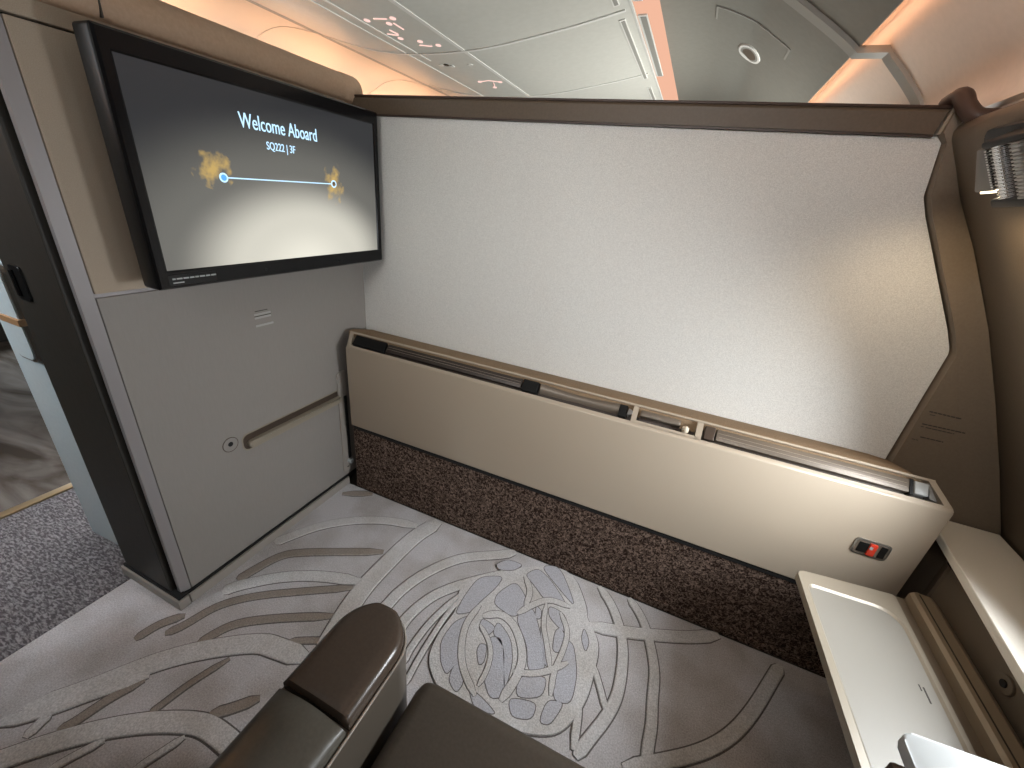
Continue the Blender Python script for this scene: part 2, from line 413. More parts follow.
bm = bmesh.new(); i_ = 0
for kind, w, pts in BANDS:
    if kind == 'l':
        ribbon(bm, [(x, y, 0) for x, y in pts], w, .0046+.00006*i_, 0); i_ += 1
link('raised_band', bm, 'pilelt', car)['kind'] = 'stuff'
bm = bmesh.new()
for kind, w, pts in BANDS:
    if kind == 'b':
        ribbon(bm, [(x, y, 0) for x, y in pts], w, .0022+.00006*i_, 0); i_ += 1
o = link('brown_band', bm, 'pilebr', car); o['kind'] = 'stuff'; o['label'] = 'darker brown carved bands'

ac = thing('aisle_carpet', 'darker mottled grey-brown aisle carpet beyond the suite doorway', 'carpet')
link('pile_field', boxes((-2.165, -1.479, -1.6, 5.0, -.006, -.001)), 'aisle', ac)
tag(link('threshold_strip', boxes((-2.205, -2.167, -1.6, 5.0, -.006, .006), bev=.003), 'gold', None, True),
    'narrow gold metal threshold strip across the floor beyond the aisle carpet', 'threshold')
tag(link('opposite_carpet', boxes((-4.4, -2.207, -1.6, 5.0, -.006, -.001)), 'farfloor'),
    'wavy grey-brown carpet of the suite across the aisle', 'carpet')

# the woven medallion: one pale ground with sunken grey-lavender islands, each ringed by a painted shade line
def closed(pts, k=6):
    P = [Vector((x, y, 0)) for x, y in pts]; n = len(P); out = []
    for i in range(n):
        a, b_, c, d = P[i-1], P[i], P[(i+1) % n], P[(i+2) % n]
        for j in range(k):
            t = j/k; out.append(.5*((2*b_)+(c-a)*t+(2*a-5*b_+4*c-d)*t*t+(3*b_-a-3*c+d)*t**3))
    for _ in range(2): out = [(out[i-1]+out[i]*2+out[(i+1) % len(out)])/4 for i in range(len(out))]
    return out
def patch(bm, loop, grow, z0, z1, edge=.0015):
    n = len(loop); cen = sum(loop, Vector())/n
    area = sum(loop[i].x*loop[(i+1) % n].y-loop[(i+1) % n].x*loop[i].y for i in range(n)); sg = 1 if area > 0 else -1
    nor = []
    for i in range(n):
        t = (loop[(i+1) % n]-loop[i-1]).normalized(); nor.append(Vector((t.y, -t.x, 0))*sg)
    lo = [bm.verts.new((*(loop[i]+nor[i]*(grow+edge)).xy, z0)) for i in range(n)]; hi = [bm.verts.new((*(loop[i]+nor[i]*grow).xy, z1)) for i in range(n)]
    for i in range(n): bm.faces.new((lo[i], lo[(i+1) % n], hi[(i+1) % n], hi[i]))
    f = bm.faces.new(hi); bmesh.ops.triangulate(bm, faces=[f])
med = closed([(x, min(y, 1.166)) for x, y in MEDALLION])
bm = bmesh.new(); patch(bm, med, .004, -.002, .0009); o = link('medallion_groove_shade', bm, 'grooveshade', car); o['label'] = 'dark line of painted shade around the medallion'
bm = bmesh.new(); patch(bm, med, 0, -.002, .0064); link('medallion_ground', bm, 'pilelt', car)
def cornered(pts, k=5):
    P = [Vector((x, y, 0)) for x, y in pts]; n = len(P); out = []
    for i in range(n):
        a, b_ = P[i], P[(i+1) % n]
        out += [a.lerp(b_, j/k) for j in range(k)]
    for _ in range(3): out = [(out[i-1]+out[i]*2+out[(i+1) % len(out)])/4 for i in range(len(out))]
    c_ = sum(out, Vector())/len(out)
    return [c_+(p-c_)*1.20 for p in out]
isl = [cornered(i) for i in ISLANDS]
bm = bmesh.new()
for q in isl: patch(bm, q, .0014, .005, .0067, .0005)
o = link('island_groove_shade', bm, 'grooveshade', car); o['kind'] = 'stuff'; o['label'] = 'dark lines of painted shade ringing the medallion islands'
bm = bmesh.new()
for q in isl: patch(bm, q, -.0012, .005, .0071, .0008)
o = link('island', bm, 'pilelav', car); o['kind'] = 'stuff'; o['label'] = 'grey-lavender islands of the medallion'

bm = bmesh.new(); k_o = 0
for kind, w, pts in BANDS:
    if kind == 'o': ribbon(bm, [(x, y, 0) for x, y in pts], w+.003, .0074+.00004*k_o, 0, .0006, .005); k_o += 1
o = link('loop_groove_shade', bm, 'grooveshade', car); o['kind'] = 'stuff'; o['label'] = 'dark lines of painted shade beside the looping bands'
bm = bmesh.new(); k_o = 0
for kind, w, pts in BANDS:
    if kind == 'o': ribbon(bm, [(x, y, 0) for x, y in pts], w, .0082+.00006*k_o, 0, .002, .005); k_o += 1
link('loop_band', bm, 'pilelt', car)['kind'] = 'stuff'

# ------------------------------------------------------------------ left partition
LX = -1.228
wl = struct_empty('wall_left')
link('core', boxes((-1.50, -1.245, .47, 1.75, .0, 1.56)), 'dark', wl)
link('lower_panel', boxes((-1.246, LX, .492, 1.50, .042, .997), bev=.002), 'laminate', wl)
link('upper_panel', boxes((-1.246, LX+.001, .492, 1.50, 1.006, 1.511), bev=.003), 'upper', wl)
link('header_panel', boxes((-1.246, LX+.001, .492, 1.50, 1.515, 1.56), bev=.002), 'upper', wl)
link('seam_strip', boxes((-1.246, LX-.006, .492, 1.45, .995, 1.008)), 'trimlt', wl)
# pale metal corner trim with a dark reveal on its far side
link('corner_trim', prism([(-1.228, .490), (-1.236, .464), (-1.250, .464), (-1.250, .490)], 'z', .04, 1.56), 'trimlt', wl)
link('end_panel', boxes((-1.505, -1.266, .452, .49, .045, 1.56), bev=.003), 'dark', wl)
link('end_reveal', boxes((-1.268, -1.249, .474, .49, .045, 1.56)), 'gap', wl)
# plinth
bm = boxes((-1.252, -1.212, .475, 1.18, .0, .036), bev=.0015)
link('plinth', bm, 'plinthm', wl)
bm = boxes((-1.515, -1.212, .440, .472, .0, .036), bev=.0015)
link('plinth', bm, 'plinthm', wl)
link('plinth_gap', boxes((-1.248, -1.22, .47, 1.18, .036, .043), (-1.51, -1.22, .447, .47, .036, .046)), 'gap', wl)
# rolled cushion on top
prof = []
for k in range(13):
    a = -PI*.5+PI*k/12*1.0
    prof.append((-1.262+.048*math.cos(a), 1.581+.051*math.sin(a)))
prof = prof+[(-1.50, 1.632), (-1.50, 1.530)]
link('roll_cushion', prism(prof, 'y', .45, 1.345, .006, 3), 'cushion', wl, True, 50)
prof2 = [(x+.002 if x > -1.4 else x, (z-1.581)*1.03+1.581) for x, z in prof]
link('roll_end_cap', prism(prof2, 'y', 1.305, 1.41, .022, 4), 'cushion', wl, True, 50)
# engraved dashes on the roll, seam
link('roll_seam', boxes((-1.222, -1.213, .640, .643, 1.552, 1.596)), 'ink', wl)
link('roll_print', boxes((-1.223, -1.2125, .535, .60, 1.598, 1.601), (-1.223, -1.2125, .55, .585, 1.592, 1.594)), 'ink', wl)
# two small pale placards of tiny print
bm = bmesh.new()
for y0, y1, z in ((.862, .920, .876), (.862, .920, .865), (.862, .925, .839)):
    add_box(bm, LX-.002, LX+.0008, y0, y1, z, z+.0065)
link('placard', bm, 'inkpale', wl)
bm = bmesh.new()
for y0, y1, z in ((.862, .92, .8725), (.866, .91, .889)):
    add_box(bm, LX-.002, LX+.001, y0, y1, z, z+.0022)
link('placard_print', bm, 'ink', wl)
# round socket
bm = bmesh.new()
add_prism(bm, [(.706+.024*math.cos(2*PI*k/28), .477+.024*math.sin(2*PI*k/28)) for k in range(28)], 'x', LX-.004, LX+.0012, .0008, 1)
link('socket_ring', prism([(.706+.0262*math.cos(2*PI*k/28), .477+.0262*math.sin(2*PI*k/28)) for k in range(28)], 'x', LX-.004, LX+.0006), 'bronzedk', wl)
s_ = link('socket_plate', bm, 'laminate', wl, True, 30)
link('socket_hole', prism([(.706+.008*math.cos(2*PI*k/20), .479+.008*math.sin(2*PI*k/20)) for k in range(20)], 'x', LX-.004, LX+.0022), 'gap', s_)
# long grab rail in a slim recess (runs forward into the corner)
gr = link('grab_rail', prism(rounded([(.757, .437), (1.172, .437), (1.172, .462), (.757, .462)], [.012, .001, .001, .012]), 'x', LX-.003, LX+.018, .006, 3), 'champ', wl, True)
link('grab_recess', prism(rounded([(.747, .428), (1.176, .428), (1.176, .484), (.747, .484)], [.02, .001, .001, .02]), 'x', LX-.004, LX+.0012), 'bronzedk', wl)
bm = prism(rounded([(.742, .423), (1.176, .423), (1.176, .489), (.742, .489)], [.024, .001, .001, .024]), 'x', LX-.004, LX+.0006)
link('recess_rim', bm, 'champ', wl)

# black pull on the dark end panel
h = thing('recessed_pull', 'black recessed pull on the dark end panel beside the doorway', 'handle')
bm = prism(rounded([(-1.468, .962), (-1.416, .962), (-1.416, 1.045), (-1.468, 1.045)], .008), 'y', .4475, .453, .0015, 1)
link('pull_frame', bm, 'black', h)
link('pull_grip', boxes((-1.458, -1.446, .442, .4485, .972, 1.034), bev=.002), 'blackgl', h)

# sliding door leaf in its pocket
d = thing('sliding_door', 'pale blue-grey sliding door edge showing past the dark end panel', 'door')
poly = rounded([(-1.865, 1.60), (-1.865, .495), (-1.60, .505), (-1.60, 1.60)], [0, .05, .01, 0], 12)
link('door_leaf', prism(poly, 'z', .0, 1.50, .0), 'door', d, True, 30)
fr = link('latch_recess', prism(rounded([(-1.765, .735), (-1.665, .735), (-1.665, 1.0), (-1.765, 1.0)], .022), 'y', .488, .505, .002, 1), 'door', d, True)
link('recess_groove', prism(rounded([(-1.772, .728), (-1.658, .728), (-1.658, 1.008), (-1.772, 1.008)], .026), 'y', .491, .506), 'bronzedk', d)
link('wood_inlay', boxes((-1.762, -1.655, .482, .50, .842, .862), bev=.002), 'wood', d)
link('door_seal', boxes((-1.872, -1.863, .58, 1.58, .0, 1.5)), 'gap', d)

# ------------------------------------------------------------------ front divider
WY = 1.365
wf = struct_empty('wall_front')
fab = [(-1.30, .34), (.66, .34), (.672, 1.045), (.645, 1.098), (.495, 1.350), (.474, 1.392), (.459, 1.520), (-1.30, 1.520)]
fab = rounded(fab, [0, 0, .05, 0, .0, .03, 0, 0], 5)
link('fabric_panel', prism(fab, 'y', WY, WY+.05), 'fabric', wf)
link('core', boxes((-1.30, .99, WY+.05, WY+.10, .0, 1.50)), 'dark', wf)
# top rail: front leatherette band and black edge line
rp = [(1.352, 1.517), (1.352, 1.560), (1.356, 1.566), (1.46, 1.566), (1.46, 1.517)]
bm = bmesh.new()
A = [bm.verts.new((-1.30, y, z)) for y, z in rp]
xr = [.436, .444, .446, .446, .436]
B = [bm.verts.new((xr[i]+0, y, z)) for i, (y, z) in enumerate(rp)]
bm.faces.new(A); bm.faces.new(B)
for i in range(5): bm.faces.new((A[i], A[(i+1) % 5], B[(i+1) % 5], B[i]))
link('top_rail', bm, 'rail', wf)
link('rail_edge', boxes((-1.30, .448, 1.353, 1.462, 1.566, 1.573), bev=.002), 'seal', wf, True)
link('rail_piping', boxes((-1.30, .437, 1.3555, 1.37, 1.512, 1.5175)), 'seal', wf)
# side post: brown panel between the fabric and the cabin side wall
SIDE = [(.998, .40), (.99, .50), (.969, .594), (.883, .773), (.793, .953), (.706, 1.118), (.602, 1.29), (.534, 1.39), (.478, 1.486)]
fl = [(.665, .34), (.676, 1.045), (.648, 1.102), (.498, 1.352), (.478, 1.392), (.463, 1.500), (.447, 1.517), (.452, 1.572)]
fl = rounded(fl, [0, .05, 0, 0, .03, .0, 0, 0], 5)
post = fl+[(.468, 1.572), (.472, 1.50)]+[(x-.0015, z) for x, z in SIDE[::-1]]
post = [p for p in post]+[(.998, .34)]
link('side_post', prism(post, 'y', 1.338, WY+.03, .002, 2), 'post', wf, True, 30)
link('post_piping', prism([(.4395, 1.517), (.4455, 1.517), (.4535, 1.566), (.4475, 1.566)], 'y', 1.346, 1.36), 'champ', wf)
bm = bmesh.new()
for (x0, z0, x1, z1, t) in ((.686, .8885, .753, .8865, .0032), (.690, .8795, .703, .879, .0015), (.686, .8505, .777, .8505, .003), (.697, .842, .758, .8415, .0022), (.686, .842, .693, .842, .0015), (.697, .8125, .747, .8125, .0028), (.683, .801, .697, .8005, .0015)):
    x = x0
    while x < x1-.002:
        w = min(random.uniform(.006, .013), x1-x); z = z0+(z1-z0)*(x-x0)/(x1-x0)
        add_box(bm, x, x+w, 1.3372, 1.3385, z-t, z); x += w+.0018
link('printed_notice', bm, 'ink', wf)
# rubber seal closing the corner at the top of the post
sm_ = bmesh.new()
add_tube(sm_, catmull([(.452, 1.40, 1.585), (.452, 1.345, 1.588), (.462, 1.325, 1.565), (.480, 1.31, 1.545), (.52, 1.30, 1.542)], 6), .017, 12)
tag(link('corner_seal', sm_, 'seal', None, True), 'dark brown rounded rubber seal at the top right corner of the divider', 'seal')

# ------------------------------------------------------------------ right side wall with windows
wr = struct_empty('wall_right')
top = [(.467, 1.506), (.464, 1.520), (.468, 1.533), (.480, 1.543), (.50, 1.546), (.58, 1.548), (.60, 1.60)]
sprof = [(1.0, 0.0)]+SIDE
WZ0, WZ1 = .78, 1.09
def sx(z):
    for (x0, z0), (x1, z1) in zip(sprof+top[:3], (sprof+top[:3])[1:]):
        if z0 <= z <= z1: return x0+(x1-x0)*(z-z0)/(z1-z0)
    return .5
zl = sorted(set([0, .40, .50, .594, .69, .773, WZ0, .86, .953, 1.02, WZ1, 1.118, 1.20, 1.29, 1.34, 1.39, 1.44, 1.486]))
wins = [(.77, 1.02), (.24, .49), (-.29, -.04), (-.82, -.57)]
yl = sorted(set([1.38, 1.2]+[v for w in wins for v in w]+[-1.0, -1.3]))
bm = bmesh.new(); V = {}
def vv(j, i):
    if (j, i) not in V: V[(j, i)] = bm.verts.new((sx(zl[i]), yl[j], zl[i]))
    return V[(j, i)]
for j in range(len(yl)-1):
    for i in range(len(zl)-1):
        zc = (zl[i]+zl[i+1])/2; yc = (yl[j]+yl[j+1])/2
        if WZ0 < zc < WZ1 and any(a < yc < b_ for a, b_ in wins): continue
        bm.faces.new((vv(j, i), vv(j+1, i), vv(j+1, i+1), vv(j, i+1)))
tp = [(sx(1.486), 1.486)]+top
rows = [[bm.verts.new((x, y, z)) for x, z in tp] for y in yl]
for A, B in zip(rows, rows[1:]):
    for k in range(len(tp)-1): bm.faces.new((A[k], B[k], B[k+1], A[k+1]))
bmesh.ops.remove_doubles(bm, verts=bm.verts, dist=1e-5)
o = link('side_panel', bm, 'side', wr, True, 50)
sm = o.modifiers.new('thickness', 'SOLIDIFY'); sm.thickness = .012; sm.offset = -1
for k, (a, b_) in enumerate(wins):
    w = struct_empty('window_%d' % (k+1))
    def loop(ins, n_off):
        pts = []
        for (y, z) in rounded([(a+ins, WZ0+ins), (b_-ins, WZ0+ins), (b_-ins, WZ1-ins), (a+ins, WZ1-ins)], .06, 5):
            pts.append(Vector((sx(z), y, z))+Vector((.87, 0, .49))*n_off)
        return pts
    loops = [loop(-.02, -.006), loop(-.012, -.014), loop(.012, -.010), loop(.03, .03)]
    bm = bmesh.new(); R_ = [[bm.verts.new(p) for p in l] for l in loops]; n = len(R_[0])
    for A, B in zip(R_, R_[1:]):
        for q in range(n): bm.faces.new((A[q], A[(q+1) % n], B[(q+1) % n], B[q]))
    link('window_frame', bm, 'champ2', w, True, 50)
    bm = bmesh.new(); bm.faces.new([bm.verts.new(p) for p in loop(.03, .03)])
    link('window_pane', bm, 'glass', w)

# ------------------------------------------------------------------ low cabinet along the divider
UY = 1.177
u = thing('low_cabinet', 'long low bronze-beige stowage cabinet running under the pale fabric panel', 'cabinet')
ux0, ux1, ub = -1.172, .755, .330
prof = [(UY, ub+.006), (UY+.006, ub), (UY+.02, ub), (UY+.018, .668), (UY+.012, .697), (UY+.008, .6985), (UY+.003, .696), (UY, .690)]
link('front_panel', prism(prof, 'x', ux0, ux1, .003, 2), 'bronze', u, True, 40)
link('reveal', boxes((ux0+.01, ux1-.01, UY+.004, UY+.03, ub-.014, ub)), 'gap', u)
link('carcass', boxes((ux0+.004, ux1-.004, UY+.02, 1.36, .0, .655)), 'bronzedk', u)
bm = bmesh.new()                                   # top frame with three openings
add_box(bm, -1.215, .735, 1.283, 1.293, .655, .704)
add_box(bm, -1.20, .766, 1.180, 1.194, .655, .7025)
add_box(bm, -.046, -.030, 1.19, 1.282, .655, .7025)
add_box(bm, -.030, .158, 1.19, 1.206, .655, .7025)
add_box(bm, .148, .166, 1.19, 1.282, .655, .7025)
add_prism(bm, [(.775, 1.186), (.734, 1.293), (.718, 1.293), (.757, 1.19)], 'z', .655, .7025)
add_prism(bm, [(-1.202, 1.183), (-1.222, 1.293), (-1.208, 1.293), (-1.188, 1.19)], 'z', .655, .7025)
link('top_frame', bm, 'bronze', u)
link('left_end', prism([(-1.173, 1.190), (-1.196, 1.225), (-1.215, 1.36), (-1.165, 1.36)], 'z', .34, .695, .002, 1), 'bronzedk', u)
link('right_end', prism([(ux1+.0005, 1.190), (ux1-.010, 1.23), (ux1-.020, 1.334), (ux1-.04, 1.334), (ux1-.03, 1.190)], 'z', ub, .693, .002, 1), 'bronzemid', u)
link('channel_liner', boxes((-1.20, -.04, 1.19, 1.285, .650, .682), (.15, .74, 1.19, 1.285, .650, .682), (-.035, .155, 1.19, 1.285, .650, .672)), 'liner', u)
# tan woven strip behind the channels, sloping away at the right end
bm = bmesh.new()
xs = [-1.198, -1.0, -.5, 0, .5, .62, .67, .70, .716]; hs = [.741, .741, .741, .741, .741, .740, .736, .724, .70]
rows = []
for x, h_ in zip(xs, hs):
    yb = 1.363
    rows.append([bm.verts.new(p) for p in ((x, 1.2285, h_-.045), (x, 1.2285, h_-.004), (x, 1.234, h_+.003), (x, 1.255, h_+.004), (x, yb, h_-.026), (x, yb, h_-.05))])
for A, B in zip(rows, rows[1:]):
    for k in range(6): bm.faces.new((A[k], A[(k+1) % 6], B[(k+1) % 6], B[k]))
bm.faces.new(rows[0]); bm.faces.new(rows[-1])
link('woven_strip', bm, 'strip', u, True, 40)
PARTS0 = len(u.children)
# left channel
link('black_module', boxes((-1.186, -1.03, 1.205, 1.277, .672, .7005), bev=.003), 'black', u)
mk = link('green_indicator', boxes((-1.125, -1.062, 1.222, 1.262, .700, .7018)), 'gap', u)
link('white_marking', boxes((-1.123, -1.10, 1.235, 1.26, .7012, .703)), 'white', mk)
def slat_panel(x0, x1, y0, y1, z, mat, name='slat_panel'):
    p = link(name, boxes((x0, x1, y0, y1, .66, z), bev=.002), mat, u, True)
    for yy in (y0+.020, y1-.020):
        link('inlay_line', boxes((x0+.006, x1-.006, yy, yy+.0016, z-.001, z+.0008)), 'line', p)
    return p
slat_panel(-1.02, -.435, 1.214, 1.270, .7005, 'liner')
link('end_stop', boxes((-.432, -.372, 1.205, 1.275, .672, .7005), bev=.003), 'black', u)
bm = bmesh.new(); rows = []
for k in range(13):
    t = k/12; x = -.365+.275*t
    z = .697-.010*math.sin(PI*t); y0 = 1.212; y1 = 1.274-.006*math.sin(PI*t)
    rows.append([bm.verts.new(p) for p in ((x, y0, .662), (x, y0+.01, z-.006), (x, y0+.025, z+.002), (x, y1-.008, z+.006), (x, y1, z), (x, y1, .662))])
for A, B in zip(rows, rows[1:]):
    for k in range(6): bm.faces.new((A[k], A[(k+1) % 6], B[(k+1) % 6], B[k]))
bm.faces.new(rows[0]); bm.faces.new(rows[-1])
link('metal_tongue', bm, 'bronzemid', u, True, 60)
link('end_stop', boxes((-.090, -.064, 1.206, 1.274, .672, .7005), bev=.003), 'black', u)
hr = [( -.062+.0, 1.226)]+[(-.060+.016*math.sin(PI*k/12), 1.240-.018*math.cos(PI*k/12)) for k in range(13)]
link('half_round_catch', prism(hr, 'z', .662, .704, .002, 1), 'steel', u, True)
# middle pocket with lever and ivory knob
link('pocket_lever', boxes((-.022, .102, 1.236, 1.270, .664, .7015), bev=.006, seg=3), 'bronzemid', u, True)
link('lever_plate', boxes((-.020, .09, 1.212, 1.234, .662, .690), bev=.003), 'liner', u, True)
bm = bmesh.new()
bmesh.ops.create_uvsphere(bm, u_segments=18, v_segments=12, radius=1, matrix=Matrix.Translation((.118, 1.226, .698)) @ Matrix.Diagonal((.011, .019, .019, 1)))
add_tube(bm, [(.118, 1.228, .66), (.118, 1.226, .69)], .008, 12)
link('ivory_knob', bm, 'ivory', u, True, 80)
# right channel
link('brown_stop', boxes((.172, .202, 1.205, 1.276, .662, .7015), bev=.003), 'bronzedk', u)
slat_panel(.206, .682, 1.212, 1.270, .7015, 'bronzemid')
link('end_stop', boxes((.683, .690, 1.205, 1.275, .662, .7015)), 'black', u)
link('white_button', boxes((.692, .722, 1.212, 1.268, .664, .7045), bev=.003), 'white', u, True)
link('end_plate', prism([(.726, 1.205), (.742, 1.2), (.724, 1.274), (.722, 1.274)], 'z', .662, .701), 'steel', u)
def to_chamfer(o):
    for v in o.data.vertices:
        x, y, z = v.co; t = (y-1.182)/.10; h_ = z-.7025
        v.co = (x*.973, 1.183+.041*t-h_*.72, .697+.043*t+h_*.69)
    for c in o.children: to_chamfer(c)
for o in u.children:
    if o.name.split('.')[0] in ('top_frame', 'channel_liner', 'black_module', 'slat_panel', 'end_stop', 'metal_tongue', 'half_round_catch', 'pocket_lever', 'lever_plate', 'ivory_knob', 'brown_stop', 'white_button', 'end_plate'): to_chamfer(o)
# red slide latch in the front panel
rl = link('latch_frame', prism(rounded([(.606, .495), (.688, .495), (.688, .548), (.606, .548)], .01), 'y', UY-.003, UY+.004, .0015, 2), 'steel', u, True)
link('latch_well', prism(rounded([(.611, .500), (.683, .500), (.683, .543), (.611, .543)], .006), 'y', UY-.0036, UY+.002), 'bronzemid', rl)
link('latch_cup', boxes((.616, .640, UY-.006, UY, .505, .538), bev=.003), 'black', rl, True)
rs = link('red_slider', boxes((.639, .657, UY-.009, UY, .502, .541), bev=.003), 'red', rl, True)
link('white_mark', boxes((.640, .647, UY-.0098, UY-.008, .524, .533)), 'white', rs)
link('latch_slot', boxes((.665, .680, UY-.0055, UY, .503, .540), bev=.001), 'black', rl)
# mottled carpet skirt
sk = link('carpet_skirt', boxes((-1.172, ux1-.004, UY+.008, UY+.022, .0, ub-.012), bev=.002), 'skirt', u)
link('skirt_welt', boxes((-1.172, ux1-.004, UY+.004, UY+.012, .0, .034), bev=.002), 'skirt', u)

# slide track on the left partition beside the cabinet
t = thing('slide_track', 'narrow pale metal slide track on the taupe partition beside the cabinet end', 'rail')
link('track_plate', prism([(1.163, .075), (1.205, .06), (1.215, .565), (1.183, .57), (1.170, .555)], 'x', LX-.001, LX+.006, .001, 1), 'plinthm', t)
link('track_slot', boxes((LX+.003, LX+.009, 1.196, 1.210, .13, .45)), 'gap', t)
bm = bmesh.new(); add_tube(bm, [(LX+.004, 1.196, .118), (LX+.024, 1.196, .118)], .011, 16)
link('track_roller', bm, 'white', t, True)
bm = bmesh.new(); add_tube(bm, [(LX+.004, 1.186, .088), (LX+.0075, 1.186, .088)], .004, 10)
link('track_screw', bm, 'bronzedk', t)

# ------------------------------------------------------------------ television
tv = thing('television', 'wide black television on the left partition showing a flight welcome page', 'television')
TX = -1.10; y0, y1, z0, z1 = .557, 1.336, 1.024, 1.520
bm = boxes((TX-.062, TX-.004, y0, y1, z0, z1), bev=.008, seg=3)
link('casing', bm, 'black', tv, True)
sy0, sy1, sz0, sz1 = .583, 1.309, 1.068, 1.479
bm = bmesh.new()                                   # bezel ring
O = [(y0+.002, z0+.002), (y1-.002, z0+.002), (y1-.002, z1-.002), (y0+.002, z1-.002)]; I = [(sy0, sz0), (sy1, sz0), (sy1, sz1), (sy0, sz1)]
I2 = [(sy0-.004, sz0-.004), (sy1+.004, sz0-.004), (sy1+.004, sz1+.004), (sy0-.004, sz1+.004)]
lay = [[bm.verts.new((TX-.006, *p)) for p in O], [bm.verts.new((TX, p[0]+(.004 if p[0] < 1 else -.004), p[1]+(.004 if p[1] < 1.2 else -.004))) for p in O], [bm.verts.new((TX, *p)) for p in I2], [bm.verts.new((TX-.003, *p)) for p in I]]
for A, B in zip(lay, lay[1:]):
    for k in range(4): bm.faces.new((A[k], A[(k+1) % 4], B[(k+1) % 4], B[k]))
link('bezel', bm, 'blackgl', tv)
SX = TX-.0028
bm = bmesh.new(); bm.faces.new([bm.verts.new((SX, y, z)) for y, z in I])
scr = link('screen', bm, 'screen', tv)
Rt = Matrix(((0, 0, 1, 0), (1, 0, 0, 0), (0, 1, 0, 0), (0, 0, 0, 1)))     # text x->world y, text y->world z
text_mesh('Welcome Aboard', .048, 'welcome_text', 'txt', scr, Matrix.Translation((SX+.0006, .942, 1.408)) @ Rt, .69)
text_mesh('SQ222 | 3F', .027, 'flight_text', 'txt', scr, Matrix.Translation((SX+.0006, .934, 1.361)) @ Rt, .74)
RZ = 1.2755
link('route_line', prism([(.762, RZ-.0012), (1.105, RZ+.0058), (1.105, RZ+.0086), (.762, RZ+.0018)], 'x', SX, SX+.0008), 'txt', scr)
for nm, cy, cz in (('departure_dot', .757, RZ), ('arrival_dot', 1.114, RZ+.0075)):
    dd = link(nm, prism([(cy+.011*math.cos(2*PI*k/20), cz+.011*math.sin(2*PI*k/20)) for k in range(20)], 'x', SX, SX+.0007), 'txt', scr)
    link('dot_centre', prism([(cy+.007*math.cos(2*PI*k/20), cz+.007*math.sin(2*PI*k/20)) for k in range(20)], 'x', SX, SX+.0011), 'txtb' if cy < 1 else 'gold', dd)
st = link('sticker', prism(rounded([(.580, 1.034), (.69, 1.034), (.69, 1.057), (.580, 1.057)], .003, 2), 'x', TX-.001, TX+.0008), 'black', tv)
bm = bmesh.new(); y = .588
while y < .678:
    w = random.uniform(.006, .013); add_box(bm, TX, TX+.0014, y, y+w, 1.047, 1.0505); y += w+.0025
add_box(bm, TX, TX+.0014, .588, .612, 1.0385, 1.041)
link('tiny_print', bm, 'white', st)
for yy in (.832, 1.105):
    bm = bmesh.new(); add_tube(bm, [(TX-.002, yy, 1.046), (TX+.001, yy, 1.046)], .004, 10)
    link('sensor', bm, 'gap', tv)
link('wall_mount', boxes((LX, TX-.06, .70, 1.19, 1.10, 1.44), bev=.006), 'black', tv)

# ------------------------------------------------------------------ side console, ledge, table
sc = thing('side_console', 'cream-topped console ledge along the right cabin wall', 'console')
def lx(y): return .753+(y-.825)*.0974
LZ = .59
poly = [(lx(1.33), 1.33), (.962, 1.33), (.962, -1.0), (lx(-1.0)+.15, -1.0), (.712, .60-.25), (.712, .41)]
link('ledge_top', prism(poly, 'z', LZ-.022, LZ, .004, 3), 'ledge', sc, True, 40)
link('inner_panel', boxes((.808, .822, -1.0, 1.165, .44, LZ-.028)), 'conpanel', sc)
link('panel_end', prism([(.80, 1.165), (.822, 1.165), (.90, 1.32), (.87, 1.32)], 'z', .40, LZ-.03), 'conpanel', sc)
link('shadow_gap', boxes((.79, .84, -.98, 1.16, LZ-.03, LZ-.022)), 'gap', sc)
link('carcass', boxes((.822, .955, -1.0, 1.32, .0, LZ-.03)), 'conpanel', sc)
link('carcass', boxes((.745, .822, -1.0, 1.12, .0, .40)), 'conpanel', sc)
link('channel_floor', boxes((.7115, .737, -.9, 1.123, .415, .438)), 'conpanel', sc)
sl = link('front_sill', prism([(.735, .40), (.738, .462), (.745, .469), (.752, .470), (.780, .470), (.786, .466), (.800, .455), (.800, .40)], 'y', -.9, 1.125, .004, 2), 'sill', sc, True, 20)
link('sill_groove', boxes((.7535, .7565, -.88, 1.118, .469, .4708)), 'ink', sl)
hp = link('jack_plate', prism([(.893+.022*math.cos(2*PI*k/24), .491+.019*math.sin(2*PI*k/24)) for k in range(24)], 'x', .803, .810, .001, 1), 'conpanel', sc, True, 30)
link('jack_hole', prism([(.893+.008*math.cos(2*PI*k/18), .492+.008*math.sin(2*PI*k/18)) for k in range(18)], 'x', .800, .806), 'gap', hp)

tb = thing('side_table', 'champagne side table with a recessed tray top beside the low cabinet', 'table')
outer = [(.476, 1.084), (.512, .14), (.709, .14), (.709, 1.113)]
outer_r = rounded(outer, [.022, .03, .012, .008], 6)
inner = [(.493, 1.043), (.528, .20), (.697, .20), (.697, 1.052)]
inner_r = rounded(inner, [.018, .04, .04, .05], 6)
inner2_r = rounded([(.4985, 1.037), (.533, .206), (.692, .206), (.692, 1.046)], [.015, .037, .037, .047], 6)
bm = bmesh.new()
lv = [(outer_r, .430), (outer_r, .447), ([(x+(.6-x)*.012, y+(.62-y)*.004) for x, y in outer_r], .450), (inner_r, .450), (inner2_r, .4455)]
R_ = [[bm.verts.new((x, y, z)) for x, y in l] for l, z in lv]; n = len(R_[0])
bm.faces.new(R_[0])
for A, B in zip(R_, R_[1:]):
    for q in range(n): bm.faces.new((A[q], A[(q+1) % n], B[(q+1) % n], B[q]))
link('table_rim', bm, 'champ', tb, True, 30)
bm = bmesh.new(); bm.faces.new([bm.verts.new((x, y, .4456)) for x, y in inner2_r])
top_ = link('tray_top', bm, 'champ2', tb)
bm = bmesh.new()
